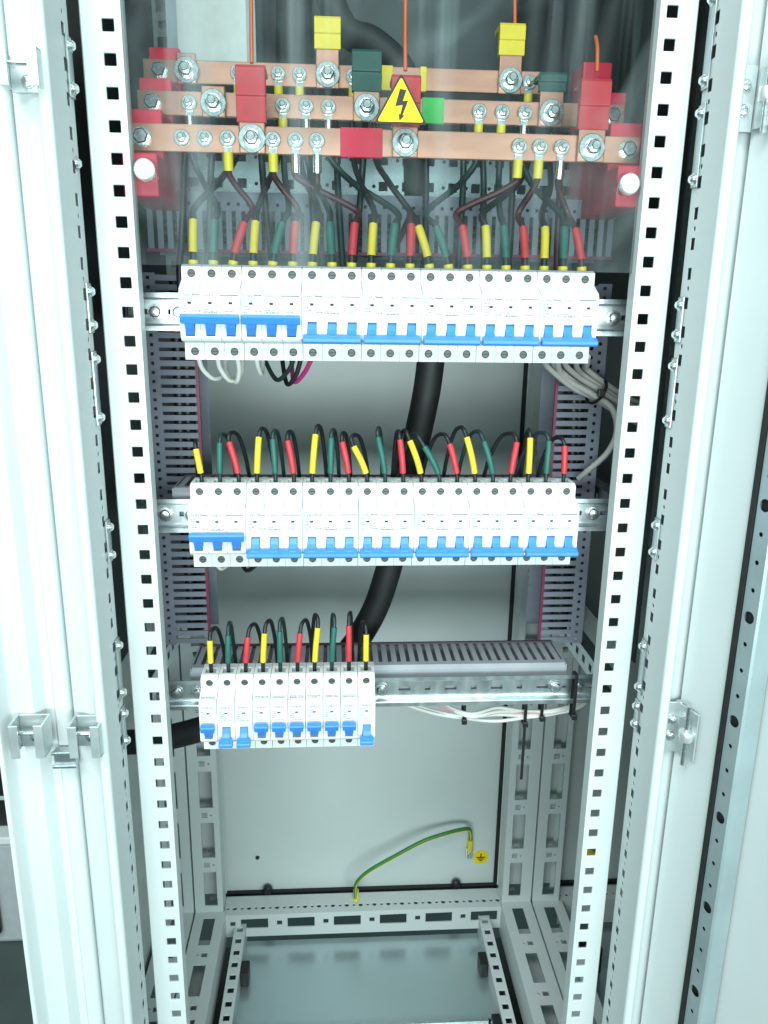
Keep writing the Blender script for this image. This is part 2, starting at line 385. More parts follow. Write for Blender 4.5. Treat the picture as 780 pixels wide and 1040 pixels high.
# depth rails that carry the top-hat rails
for sx in (-1, 1):
    for zr in (-224.5, -425.5, -627):
        mb = MB(); xa = 250 if sx > 0 else -252
        for i in range(14):
            O = (xa, 66+i*25+25, S(zr)-13) if sx > 0 else (xa, 66+i*25, S(zr)-13)
            mb.plate(O, (0, -1, 0) if sx > 0 else (0, 1, 0), (0, 0, 1), 25, 26, [('r', 12.5, 13, 10, 9)], 2)
        mb.extr([(xa, S(zr)-13), (xa+sx*16, S(zr)-13)], 'y', 66, 416, False); mb.extr([(xa, S(zr)+13), (xa+sx*16, S(zr)+13)], 'y', 66, 416, False)
        mb.build('depth_rail', 'zinc', cab)
# dark plates added towards the neighbours, standing in for the shade there
MB().box(284, 286, 60, 428, S(-600), S(410)).build('shade_plate', 'dark', cab)
MB().box(-288, -286, 60, 428, S(-600), S(410)).build('shade_plate', 'dark', cab)
# hinge and catch brackets
def keeper(parent, xc, z0, z1, wd):
    mb = MB(); h = wd/2; t = 1.8; yb, yf = -51, -72
    mb.box(xc-h, xc-h+t, yf, yb, z0, z1).box(xc+h-t, xc+h, yf, yb, z0, z1)
    mb.box(xc-h+t, xc+h-t, yb-t, yb, z0, z1)
    mb.box(xc-h, xc-h+8, yf-t, yf, z0, z1).box(xc+h-8, xc+h, yf-t, yf, z0, z1)
    k = mb.build('catch_bracket', 'zincl', parent, bevel=.5)
    MB().tube([(xc-h+2, yf+8, (z0+z1)/2+4), (xc+h-2, yf+8, (z0+z1)/2+4)], 2, 8, 1).build('pin', 'bolt', k, smooth=40)
    link('screw', ME['pan'], k, loc=(xc, yb-t, (z0+z1)/2-6)); return k
keeper(fpl, -280, S(-622), S(-590), 28)
keeper(fpl, -281, S(-64), S(-38), 30)
ang = math.radians(108); du = Vector((-math.cos(ang), -math.sin(ang), 0)); dn = Vector((du.y, -du.x, 0))
DO = Vector((287, -50, 0)); DL = 560.
def dpt(u, w_, z): v = DO+du*u+dn*w_; return (v.x, v.y, z)
def hinge(parent, x, z0, z1):
    zc = (z0+z1)/2; zv = Vector((0, 0, 1)); hh = (z1-z0)/2
    mb = MB(); mb.box(x-15, x+2, -58, -56, z0, z1); mb.obox(dpt(15, 4, zc), du, dn, zv, 15, 1, hh-2); mb.obox(dpt(1, 2.2, zc), dn, du, zv, 3.2, 1, hh-1)
    k = mb.build('hinge', 'zincl', parent, bevel=.5)
    hx, hy = dpt(22, 9, 0)[:2]
    MB().lathe((hx, hy, z0-4), (0, 0, 1), [(0, 2.6), (z1-z0+8, 2.6)], 12).build('hinge_pin', 'bolt', k, smooth=40)
    MB().lathe((hx, hy, zc-5), (0, 0, 1), [(0, 6.4), (1, 7), (9, 7), (10, 6.4)], 18).build('hinge_roller', 'wbolt', k, smooth=40)
    for dz in (-9, 9): link('screw', ME['pan'], k, loc=(x-7, -58, zc+dz))
    return k
hinge(fpr, 284, S(-638), S(-584)); hinge(fpr, 281, S(-78), S(-30))
# door, swung open past the right-hand post
def dext(prof, za=ZB-40, zb=ZT, closed=False): return MB().extr([dpt(u, w_, 0)[:2] for u, w_ in prof], 'z', za, zb, closed)
door = dext([(0, 0), (0, -25), (DL, -25), (DL, 0), (DL-20, 0), (DL-20, -20), (53, -22), (53, -1), (51, 0), (3, 0), (0, 0)]).build('door', 'coat', cab, bevel=1.5)
dext([(53.3, -4), (53.3, 2.5), (58.3, 2.5), (58.3, -4)], S(-1000), ZT, True).build('gasket', 'rubber', door)
mb = MB()
for i in range(-15, 46):
    zc = S(-25*i)+2
    O = dpt(59.3, 1, zc-12.5)
    hs = [('c', 7.6, 12.5, 5.6 if (i % 4) == 3 else 2.1)]
    mb.plate(O, du, (0, 0, 1), 16, 25, hs, .6)
mb.extr([dpt(u, w_, 0)[:2] for u, w_ in [(59.3, 1), (59.3, -20)]], 'z', S(-25*45)-10.5, ZT-30, False)
mb.extr([dpt(u, w_, 0)[:2] for u, w_ in [(75.3, 1), (77, -1), (77, -20)]], 'z', S(-25*45)-10.5, ZT-30, False)
mb.build('door_stiffener', 'stiff', door)
dext([(60, -3), (76, -3)], S(-1130), ZT-32).build('dark_hole_backing', 'rubber', door)  # black sheet added behind the holes in place of their shade

# ------------------------------------------------------------------ neighbouring cabinets
nl = thing('neighbouring_cabinet', 'narrow front post of the next cabinet at the left edge of the picture', 'cabinet', 0, 0, -1400)
za, zb = S(-25*49)-18.5, S(375)+6.5
prof = [(-300.8, -8), (-300.8, -37), (-302, -41), (-305, -43), (-314, -43), (-317, -39), (-324, -39), (-328, -46), (-331, -50), (-342, -50.5), (-345, -48), (-353, -47), (-355.4, -50), (-356, -62), (-357.5, -64.5), (-361, -64.5), (-362.5, -62), (-362.5, -8)]
lp = MB().extr(prof, 'z', za, zb, False).build('front_post', 'coat', nl, smooth=50)
keeper(lp, -331, S(-621), S(-588), 30)
k = MB().box(-316, -296, -54, -46, S(-643), S(-626)).box(-317, -295, -57, -54, S(-629), S(-626)).box(-317, -295, -57, -54, S(-643), S(-640)).build('joining_clamp', 'zinc', lp, bevel=.5)
rearpost(nl, -349, -301.5, False); sidebeam(nl, -354, -301.5, False)
b_ = MB().box(-361, -301, 492, 500, ZB-30, ZT).build('back_panel', 'panel', nl, bevel=1)
MB().box(-363, -301, -60, 500, ZT, ZT+14).build('roof', 'coat', nl)
MB().box(-363.5, -361, -6, 500, ZB-60, ZT).build('side_panel', 'coat', nl)  # unseen side added to keep light out of the interior
MB().box(-363, -301.5, -40, 488, S(-1400), S(-1384)).build('plinth', 'rubber', nl)
nr = thing('neighbouring_cabinet', 'next cabinet seen through the open right side, with its own back panel', 'cabinet', 0, 0, -1400)
rearpost(nr, 301.5, 350, True); sidebeam(nr, 301.5, 356, True)
b_ = MB().box(340, 880, 492, 500, ZB-30, ZT).build('back_panel', 'panel', nr, bevel=1)
gasket(b_, 357, 860, S(-1266), ZT)
MB().box(880, 886, -50, 500, ZB-60, ZT).build('side_panel', 'panel', nr)
MB().box(339, 886, -58, -54, ZB-60, ZT).build('unseen_light_stop', 'coat', nr)  # unseen front added to darken the interior on the right
MB().box(301, 339, -30, -26, ZB-60, ZT).build('front_post', 'coat', nr)
MB().box(301, 886, -60, 500, ZT, ZT+14).build('roof', 'coat', nr)
mb = MB()
for i in range(20):
    mb.plate((352+i*24.9, 432, ZB-4), (1, 0, 0), (0, 1, 0), 24.9, 36, [('c', 6, 16, 2.4), ('c', 18, 16, 3.4)], 2)
mb.box(352, 850, 433, 436, ZB-54, ZB-4.5)
mb.build('base_rear_rail', 'coat', nr)
MB().box(356, 880, -40, 428, S(-1318), S(-1314)).build('gland_plate', 'zincd', nr)
MB().box(372, 400, 330, 372, S(-1314), S(-1262)).build('clamp_block', 'nyl', nr, bevel=3)
MB().box(302, 880, -40, 488, S(-1400), S(-1384)).build('plinth', 'rubber', nr)

# ------------------------------------------------------------------ earth wire and earth signs
def earth_sign(x, z, label):
    e = thing('earth_sign', label, 'sign', x, 491.6, z, 'earth signs')
    MB().lathe((0, 0, 0), (0, -1, 0), [(0, 14.5), (.4, 14.5)], 32).build('disc', 'sign', e)
    mb = MB(); mb.box(-1, 1, -.9, -.5, 0, 8)
    for k, hw in enumerate((8.5, 5.6, 2.8)): mb.box(-hw, hw, -.9, -.5, -1-3.6*k, .9-3.6*k)
    mb.build('symbol', 'black', e, weld=False)
earth_sign(217, -1203, 'round yellow earth symbol sticker on the back panel beside the green wire')
earth_sign(432, -1192, 'yellow earth symbol sticker in the next cabinet behind the right strip')
ew = thing('earth_wire', 'green and yellow earth wire curving across the bottom of the back panel', 'wire', -14, 452, -1240)
path = [(-16, 449, -1252), (-17, 446, -1230), (-14, 440, -1205), (8, 436, -1178), (52, 436, -1150), (100, 440, -1125), (140, 446, -1115), (172, 455, -1114), (188, 468, -1124), (193, 477, -1146), (194, 480, -1166)]
MB().tube(rel(ew, path), 3.5, 10, 6).build('insulation', 'gy', ew, smooth=60)
pp = [Vector(p) for p in rel(ew, path)]
MB().tube([p+Vector((0, -1.6, -1.6)) for p in pp], 1.7, 8, 6).build('yellow_stripe', 'yellug', ew, smooth=60)
MB().tube(rel(ew, [(193.5, 479, -1155), (194, 483, -1182)]), 5, 10, 1).build('lug_cover', 'yellug', ew, smooth=40)
MB().tube(rel(ew, [(-16, 449, -1230), (-16, 450, -1252)]), 5, 10, 1).build('lug_cover', 'yellug', ew, smooth=40)
MB().box(*sum(([a, b] for a, b in zip(rel(ew, [(188, 484.5, -1200)])[0], rel(ew, [(200, 488, -1178)])[0])), [])).build('lug', 'bolt', ew, bevel=1)

# ------------------------------------------------------------------ top-hat rails
def din(name, zc, label, xa=-246, xb=246):
    t = thing(name, label, 'rail', 0, 60, zc, 'top-hat rails')
    mb = MB(); n = 19; W_ = (xb-xa)/n
    for i in range(n):
        mb.plate((xa+i*W_, 0, -11), (1, 0, 0), (0, 0, 1), W_, 22, [('r', W_/2, 11, 13 if i % 2 == 0 else 6, 5)], 1.2)
    mb.extr([(0, -11), (-7, -12), (-8, -13), (-8, -17.5), (-7, -17.5)], 'x', xa, xb, False)
    mb.extr([(0, 11), (-7, 12), (-8, 13), (-8, 17.5), (-7, 17.5)], 'x', xa, xb, False)
    mb.build('rail', 'zinc', t, smooth=30)
    return t
r1 = din('top_hat_rail', -224.5, 'galvanised top-hat rail behind the top row of breakers')
r2 = din('top_hat_rail', -425.5, 'galvanised top-hat rail behind the middle row of breakers')
r3 = din('top_hat_rail', -627, 'galvanised top-hat rail behind the bottom row, bare on its right half')
ME['rscrew'] = MB().lathe((0, 0, 0), (0, -1, 0), [(0, 7.6), (1.2, 7.6), (1.3, 5.4), (3.2, 5.4), (4.6, 4.2), (5, 1.6)], 18).mesh('screw', 'bolt', 30)
for t, xs in ((r1, (-222, -200, 226)), (r2, (-224, -198, 222)), (r3, (-224, -200, 0, 196, 222))):
    for x in xs: link('screw', ME['rscrew'], t, loc=(x, -.5, 0))

# ------------------------------------------------------------------ wiring ducts
def duct_fingers(t, n, place, size, fm='duct'):
    me = MB().box(*size).mesh('finger', fm)
    for i in range(n): link('finger', me, t, loc=place(i))
for sx, label in ((-1, 'upright slotted grey wiring duct on the left, beside the square-hole strip'), (1, 'upright slotted grey wiring duct on the right, behind the breaker row ends')):
    xa, xb = (-251, -196) if sx < 0 else (192, 246)
    ztop, zbot = (-186, -602) if sx < 0 else (-190, -606)
    t = thing('wiring_duct', label, 'duct', (xa+xb)/2, 128, zbot, 'slotted wiring ducts')
    h = ztop-zbot; hw = (xb-xa)/2; n = int(h/9.6); pit = h/n
    # base wall with a column of square holes (outer side), fingers towards the middle, magenta edge
    mb = MB(); ox = -hw if sx < 0 else hw-15
    for i in range(n): mb.plate((ox, 0, i*pit), (1, 0, 0), (0, 0, 1), 15, pit, [('r', 7.5, pit/2, 3.4, 3.4)], 1.6)
    mb.extr([(-hw if sx < 0 else hw, 0), (-hw if sx < 0 else hw, 60), (hw if sx < 0 else -hw, 60)], 'z', 0, h, False)
    mb.build('base', 'duct', t)
    fx0, fx1 = (-hw+15, hw-3) if sx < 0 else (-hw+3, hw-15)
    duct_fingers(t, n, lambda i: (0, 0, i*pit+pit/2), (fx0, fx1, 0, 1.8, -pit/2+1.9, pit/2-1.9))
    ex = hw-3 if sx < 0 else -hw+3
    MB().box(min(ex, ex+3*-sx), max(ex, ex+3*-sx), -1, 3, 0, h).build('edge_strip', 'magenta', t)
# top horizontal duct: fingers hang down
t = thing('wiring_duct', 'long slotted grey wiring duct above the top row, behind the clear cover', 'duct', 0, 118, -166, 'slotted wiring ducts')
n = 49; pit = 9.8; mb = MB()
for i in range(n): mb.plate((-240+i*pit, 0, 40), (1, 0, 0), (0, 0, 1), pit, 18, [('r', pit/2, 6.5, 3, 3)], 1.6)
mb.extr([(0, 58), (60, 58), (60, 0)], 'x', -240, -240+n*pit, False).build('base', 'duct', t)
duct_fingers(t, n, lambda i: (-240+i*pit+pit/2, 0, 0), (-pit/2+2., pit/2-2., 0, 1.8, 3, 40))
MB().box(-240, -240+n*pit, -1, 3, 0, 3).build('edge_strip', 'magenta', t)
# horizontal ducts behind the middle and bottom rows: fingers lie on top
for zt, xa, xb, label in ((-603, -208, 208, 'slotted grey wiring duct behind the bottom rail, its fingers seen from above'), (-400, -216, 190, 'slotted grey wiring duct mostly hidden behind the middle breaker row')):
    t = thing('wiring_duct', label, 'duct', 0, 66, zt-44, 'slotted wiring ducts')
    pit = 10.4; n = int((xb-xa)/pit)
    mb = MB().extr([(60, 44), (60, 0), (0, 0), (0, 40), (4, 44), (12, 44)], 'x', xa, xa+n*pit, False)
    mb.box(xa-1.5, xa, 0, 60, 0, 44).box(xa+n*pit, xa+n*pit+1.5, 0, 60, 0, 44)
    mb.build('base', 'ductl', t)
    duct_fingers(t, n, lambda i: (xa+i*pit+pit/2, 0, 44), (-pit/2+2.2, pit/2-2.2, 12, 58, -1.8, 0), 'ductl')
    MB().box(xa, xa+n*pit, 58, 61, 42, 46).build('edge_strip', 'ductd', t)

# black wires added inside the ducts to darken their slots
def lay(label, a, b, r):
    t = thing('dark_fill_wires', label, 'wires', *a); pts = [(V3(a)*(1-k/9)+V3(b)*(k/9))+V3((random.uniform(-2, 2), random.uniform(-2, 2), random.uniform(-2, 2))) for k in range(10)]
    for dy, dz in ((0, 0), (2*r, .6*r), (-1.9*r, .4*r), (.8*r, 1.8*r), (-1*r, 1.7*r)):
        MB().tube(rel(t, [(p[0]+(dz if abs(a[0]-b[0]) < 5 else 0), p[1]+dy, p[2]+(0 if abs(a[0]-b[0]) < 5 else dz)) for p in pts]), r, 8, 3).build('wire', 'blk', t, smooth=60)
lay('black wires added to darken the duct behind the bottom rail', (-200, 94, -634), (196, 94, -634), 5.5)
lay('black wires added to darken the duct behind the middle row', (-205, 94, -430), (180, 94, -430), 5.5)
lay('black wires added to darken the duct above the top row', (-230, 142, -150), (230, 142, -150), 6)
lay('black wires added to darken the left upright duct', (-222, 150, -590), (-222, 150, -192), 6)
lay('black wires added to darken the right upright duct', (216, 150, -594), (216, 150, -196), 6)

# ------------------------------------------------------------------ circuit breakers
def font_mesh(txt, size, mt):
    c = bpy.data.curves.new('print', 'FONT'); c.body = txt; c.size = size/1000; c.resolution_u = 2
    o = bpy.data.objects.new('print', c); sc.collection.objects.link(o)
    bpy.context.view_layer.update()
    me = bpy.data.meshes.new_from_object(o.evaluated_get(bpy.context.evaluated_depsgraph_get()))
    bpy.data.objects.remove(o); me.materials.clear(); me.materials.append(M[mt]); me.transform(Matrix.Rotation(math.pi/2, 4, 'X'))
    return me
TX = {k: font_mesh(k, s, 'inkl') for k, s in (('CHNT', 4.2), ('NXB-63', 3.2))}
def joined_print(parts):
    # parts: list of (mesh, x, z) + bars (x0,x1,z0,z1) as one flat print
    v = []; f = []
    for p in parts:
        if len(p) == 3:
            o = len(v); me, x, z = p
            v += [(q.co.x*1000+x, -.12, q.co.z*1000+z) for q in me.vertices]; f += [tuple(i+o for i in pl.vertices) for pl in me.polygons]
        else:
            o = len(v); a, b, c, d = p; v += [(a, -.12, c), (b, -.12, c), (b, -.12, d), (a, -.12, d)]; f.append((o, o+1, o+2, o+3))
    mb = MB(); mb.v = v; mb.f = f; return mb
def body_mesh(np_):
    mb = MB()
    for k in range(np_):
        a = 18*k+(.25 if k == 0 else .12); b = 18*k+18-(.25 if k == np_-1 else .12); W_ = b-a; c = 18*k+9-a
        X = (1, 0, 0); Zv = (0, 0, 1)
        mb.plate((a, 17, -42), X, Zv, W_, 15, [('c', c, 7.4, 3.6)], 6, True)
        mb.plate((a, 0, -22), X, Zv, W_, 41, [('r', c, 8.6, 8.6, 14.), ('r', c, 30.4, 3.2, 2.0)], 5, True)
        mb.plate((a, 17, 29), X, Zv, W_, 11, [('c', c, 5.2, 3.6)], 6, True)
        mb.plate((a, 21, 42), X, (0, 1, 0), W_, 25, [('r', c, 10, 11, 12)], 9, True)
        for p, q in (((17, -27), (2, -24.6)), ((2, -24.6), (0, -22)), ((0, 19), (1.5, 21.5)), ((1.5, 21.5), (17, 29)), ((17, 40), (21, 42)), ((46, 42), (46, 24)), ((46, 24), (52.5, 24)), ((52.5, 24), (52.5, -24)), ((52.5, -24), (46, -24)), ((46, -24), (46, -42)), ((46, -42), (17, -42))):
            mb.quad((a, *p), (b, *p), (b, *q), (a, *q))
        side = [(17, -42), (17, -27), (2, -24.6), (0, -22), (0, 19), (1.5, 21.5), (17, 29), (17, 40), (21, 42), (46, 42), (46, 24), (52.5, 24), (52.5, -24), (46, -24), (46, -42)]
        for x in (a, b): mb.add([(x, *p) for p in side], [tuple(range(len(side)))])
    return mb.mesh('breaker_body', 'abs')
BODY = {1: body_mesh(1), 3: body_mesh(3)}
prof_up = [(4, -7), (0, -6.6), (-7, -2.4), (-8, -5), (-6.8, -9), (-4.5, -13), (.5, -19.4), (4, -20.3)]
prof_dn = [(4, -7), (2.6, -7), (-1.5, -13.5), (-4.4, -16.8), (-8, -18.5), (-9.5, -21), (-6, -22), (0, -20.2), (4, -20)]
TOG = {'up': MB().extr(prof_up, 'x', -3.9, 3.9).mesh('toggle', 'blue'), 'down': MB().extr(prof_dn, 'x', -3.9, 3.9).mesh('toggle', 'blue')}
bar_up = [(-3.5, -9.6), (-6.8, -9.6), (-9.6, -3.4), (-9.0, -2), (-3.5, -.8)]
bar_dn = [(-4.5, -25.6), (-9.4, -25.4), (-11.2, -23.8), (-11, -20.6), (-4.5, -17.0)]
BAR = {(k, n): MB().extr(p, 'x', x0, x1).mesh('tie_bar', 'blue') for k, p in (('up', bar_up), ('down', bar_dn)) for n, x0, x1 in ((3, 1.2, 52.8), (1, 2.0, 16.0))}
ME['tscrew'] = MB().lathe((0, 0, 0), (0, -1, 0), [(-3, 3.45), (1, 3.45), (1.4, 2.9)], 16).mesh('terminal_screw', 'hole', 30)
ME['tslot'] = MB().box(-2.6, 2.6, -1.55, -1.3, -.35, .35).mesh('slot', 'black', weld=False)
ME['ind'] = MB().box(-1.5, 1.5, -.3, 0, -.9, .9).mesh('indicator', 'black')
PR = {3: joined_print([(TX['CHNT'], 1.6, 13.6), (12.6, 18.6, 14.9, 15.7), (TX['NXB-63'], 21.5, 13.8), (36, 52, 14.9, 15.7)] ).mesh('print', 'ink', weld=False),
      1: joined_print([(TX['NXB-63'], 3.4, 14.2)] ).mesh('print', 'ink', weld=False)}
def fine(rows, extra=()):
    rq = random.Random(5); ps = list(extra)
    for x0, x1, z, h in rows:
        x = x0
        while x < x1:
            w_ = rq.uniform(.4, 1.1); ps.append((x, x+w_, z, z+h*rq.uniform(.6, 1))); x += w_+rq.uniform(.25, .5)
    return joined_print(ps).mesh('fine_print', 'inkl', weld=False)
PF = {3: fine([(2, 7, 11, 1), (2, 8.5, 8.6, 1), (2, 6.5, 5.4, 1), (2, 7.5, 2.8, 1), (2, 5.5, .4, 1), (12.6, 18, 1, 1.6), (21, 33, 0, 1.6), (21, 26, 2.4, 1), (40, 47, 1, 1.2)]),
      1: fine([(2.2, 6.5, 10, .9), (2.2, 7, 7.4, .9), (2.2, 6.2, 5, .9), (2.2, 6, 2.8, .9), (4, 14, .3, .8)])}
def tagprint(seed):
    rnd = random.Random(seed); ps = []
    for zz in ((1.8, 0.)):
        x = 2.
        while x < 15.5:
            w_ = rnd.uniform(.5, 1.5); ps.append((x, min(x+w_, 16), zz, zz+rnd.uniform(.5, 1.1))); x += w_+rnd.uniform(.25, .6)
    return joined_print(ps).mesh('handwritten_tag', 'ink', weld=False)
def breaker(np_, state, x, zc, label, group, tag=None):
    t = thing('circuit_breaker', label, 'breaker', x, 0, zc, group)
    link('body', BODY[np_], t, bevel=.45)
    for k in range(np_):
        c = 18*k+9
        link('toggle', TOG[state], t, loc=(c, 0, 0), bevel=.5)
        for z in (-34.6, 34.2):
            s_ = link('terminal_screw', ME['tscrew'], t, loc=(c, 19.2, z)); link('slot', ME['tslot'], s_)
        link('indicator', ME['ind'], t, loc=(c, 2.6, 8.4))
    link('tie_bar' if np_ == 3 else 'toggle_grip', BAR[(state, np_)], t, bevel=.7)
    link('print', PR[np_], t); link('fine_print', PF[np_], t)
    if tag is not None:
        o = link('tag_print', tagprint(tag), t, loc=(0, 4.4, 22.9)); o.rotation_euler = (math.atan2(15.5, 7.5)*-1, 0, 0)
    return t
X1, X2, X3 = -187.8, -190.0, -189.5
ZR1, ZR2, ZR3 = -224.5, -426, -629
for i in range(7):
    st = 'up' if i < 2 else 'down'
    breaker(3, st, X1+54*i, ZR1, '%s three-pole breaker from the left in the top row, blue handle bar %s' % (ORD[i] if i < 6 else 'seventh', 'raised' if i < 2 else 'lowered'), 'breakers of the top row')
for i in range(7):
    st = 'up' if i < 1 else 'down'
    breaker(3, st, X2+54*i, ZR2, '%s three-pole breaker from the left in the middle row, blue handle bar %s' % (ORD[i], 'raised' if i < 1 else 'lowered'), 'breakers of the middle row')
for i in range(10):
    st = 'down' if i in (1, 2, 9) else 'up'
    breaker(1, st, X3+18*i, ZR3, '%s narrow single-pole breaker from the left in the bottom row, blue toggle %s' % (ORD[i], 'up' if st == 'up' else 'down'), 'breakers of the bottom row', tag=i if i not in (1, 2, 9) else None)

# ------------------------------------------------------------------ busbars
def support(sx, label):
    t = thing('busbar_support', label, 'insulator', 218*sx, 16, -127, 'stepped red busbar supports')
    pr = [(0, 0), (0, 35), (29, 35), (29, 76), (80, 76), (80, 114), (130, 114), (130, 154), (170, 154), (170, 0)]
    MB().extr(pr, 'x', -15, 15).build('block', 'red', t, bevel=1.5)
    return t
sL = support(-1, 'stepped red insulating block holding the left ends of the copper bars'); sR = support(1, 'stepped red insulating block holding the right ends of the copper bars')
BZ = {'C': -75, 'B': -35.5, 'A': 4.5}; BY = {'C': 39, 'B': 90, 'A': 140}; BH = {'C': 11.5, 'B': 10.5, 'A': 10.5}
XE = {'C': (-230, 230), 'B': (-234, 230), 'A': (-238, 160)}
bars = {}
for k, nm in (('C', 'lowest and nearest copper busbar, with a red tape patch'), ('B', 'middle copper busbar, with a green tape patch'), ('A', 'topmost and rearmost copper busbar, behind the other two')):
    t = thing('copper_busbar', nm, 'busbar', 0, BY[k], BZ[k], 'copper busbars'); bars[k] = t
    MB().box(XE[k][0], XE[k][1], 0, 5, -BH[k], BH[k]).build('bar', 'copper', t, bevel=.8)
    for x in ((-220, 218) if k != 'A' else (-222,)): link('end_bolt', ME['hexbolt'], t, loc=(x, -.2, 0))
LUGC = [-145, -105, -85, -66, 117, 136, 156]; LUGB = [-186, -99, -77, -56, 88, 110, 132]; LUGA = [-146, -106, -85, -32, -10, 146, 168]
for x in (-185, -165): small_bolt(bars['C'], x, -.2, 0)
small_bolt(bars['B'], -133, -.2, 0)
for k, xs, mt in (('C', [(-45, -7)], 'tape_r'), ('B', [(33, 54)], 'tape_g'), ('A', [(35.5, 42), (-6, 8)], 'yelsl')):
    for a, b in xs: MB().box(a, b, -.8, 5.8, -BH[k]-.8, BH[k]+.8).build('tape_patch', mt, bars[k], bevel=.5)
# link bars bolted on, sleeved in phase colours, rising and turning back
def linkbar(k, x, mt, zc0, ztop, label, hw=13, bend=True):
    y = BY[k]-4.4; t = thing('copper_link_bar', label, 'busbar', x, y, BZ[k], 'link bars bolted to the busbars')
    z0 = -12; zt = ztop-BZ[k]; zs = zc0-BZ[k]
    MB().box(-hw+1.5, hw-1.5, 0, 4, z0, zs+3).build('copper_end', 'copper', t, bevel=1)
    big_bolt(t, 0, -.2, 0)
    if mt:
        zm = zs+(zt-zs)*.45
        pr = [(-1.2, zs), (-1.2, zm), (-2.4, zm+1), (-2.4, zt-3), (0, zt), (26, zt), (26, zt-5), (8, zt-6), (6, zt-8), (6, zs)]
        MB().extr(pr, 'x', -hw, hw).build('sleeve', mt, t, bevel=1.2)
    return t
linkbar('C', -123, 'redsl', -62, -16, 'left copper link with a red sleeve on the lowest busbar')
linkbar('C', 13, 'redsl', -62, -20, 'copper link with a red sleeve behind the yellow warning triangle')
linkbar('C', 183, 'redsl', -60, -18, 'right copper link with a red sleeve on the lowest busbar', 14)
linkbar('B', -163, None, -24, 10, 'bare copper link on the middle busbar near the left end', 12.5)
linkbar('B', -20, 'grnsl', -22, 14, 'copper link with a dark green sleeve, centre of the middle busbar', 14)
linkbar('B', 157, 'grnsl', -17, 0, 'copper link with a dark green sleeve, right of the middle busbar', 13)
linkbar('A', -195, None, 17, 30, 'bare copper link on the topmost busbar near the left end', 11)
linkbar('A', -57, 'yelsl', 27, 56, 'copper link with a yellow sleeve, left of the centre', 13)
linkbar('A', 126, 'yelsl', 27, 56, 'copper link with a yellow sleeve on the right of the topmost busbar', 13)
# cross plate behind the bars
t = thing('mounting_plate', 'punched galvanised cross plate behind the copper bars', 'plate', 0, 172, -106)
mb = MB()
for i in range(19):
    mb.plate((-236+i*25, 0, 0), (1, 0, 0), (0, 0, 1), 25, 50, [('r', 12.5, 14, 9.5, 9.5), ('r', 12.5, 40, 9.5, 9.5), ('c', 2.5, 14, 1.9), ('c', 2.5, 40, 1.9)], 2)
mb.extr([(0, 0), (14, 0)], 'x', -236, 239, False).extr([(0, 50), (14, 50)], 'x', -236, 239, False)
mb.build('plate', 'zincd', t)

# ------------------------------------------------------------------ wires of the three rows
COL = [('yellow', 'yelsl', 'blk'), ('green', 'grnsl', 'dgrn'), ('red', 'redsl', 'dred')]
M['grnw'] = mat('teal_green_wire_sleeve', (.015, .12, .10), .45, var=.08)
def tubeparts(t, pts, a, b, r):
    # piece of a smooth path between fractions a and b
    return MB().tube(pts, r, 10, 5)
def spline(pts, sub=8):
    pts = [V3(p) for p in pts]; o = []
    for i in range(len(pts)-1):
        p0 = pts[max(i-1, 0)]; p1 = pts[i]; p2 = pts[i+1]; p3 = pts[min(i+2, len(pts)-1)]
        for k in range(sub):
            u = k/sub; o.append(.5*((2*p1)+(p2-p0)*u+(2*p0-5*p1+4*p2-p3)*u*u+(3*p1-p0-3*p2+p3)*u*u*u))
    o.append(pts[-1]); return o
def wire(name, label, group, pts, sl, core, sl0, sl1, r=2.7, ferrule=None, lug=None):
    # pts in millimetres from the terminal upwards; sl0..sl1 = sleeve along the path length
    p0 = pts[0]; t = thing(name, label, 'wire', p0[0], p0[1], p0[2], group)
    sp = spline(rel(t, pts)); d = [0.]
    for i in range(1, len(sp)): d.append(d[-1]+(sp[i]-sp[i-1]).length)
    def cut(a, b):
        def at(s_):
            for i in range(1, len(sp)):
                if d[i] >= s_: return sp[i-1].lerp(sp[i], (s_-d[i-1])/max(1e-6, d[i]-d[i-1]))
            return sp[-1]
        return [at(a)]+[sp[i] for i in range(len(sp)) if a+.5 < d[i] < b-.5]+[at(b)]
    MB().tube(cut(0, d[-1]), r, 8, 1).build('insulation', core, t, smooth=60)
    MB().tube(cut(sl0, sl1), r+1.0, 10, 1).build('sleeve', sl, t, smooth=50)
    if ferrule:
        MB().tube(cut(1.5, 10), r+1.5, 12, 1).build('ferrule', ferrule, t, smooth=50)
    if lug:
        x, y, z, cover = lug; x, y, z = rel(t, [(x, y, z)])[0]
        lp_ = MB().lathe((x, y+.2, z), (0, -1, 0), [(0, 6.2), (1.5, 6.2)], 20); lp_.box(x-3.4, x+3.4, y-1.3, y+.2, z-13, z-4)
        l_ = lp_.build('lug', 'bolt', t, smooth=40, weld=False)
        link('bolt', ME['nut'], t, loc=(x, y-3., z)); link('washer', ME['washer'], t, loc=(x, y-1.4, z))
        MB().tube([(x, y-.5, z-11), (x, y, z-19), (x, y+1, z-26)], 4.4, 12, 1).build('lug_cover' if cover else 'lug_barrel', 'yellug' if cover else 'bolt', t, smooth=40)
    return t
rnd = random.Random(3)
lean1 = [1, 2, 12, 3, 10, 3, 4, -2, 3, 2, 4, 1, -12, -14, -6, -2, -3, -3, 0, 0, -8]
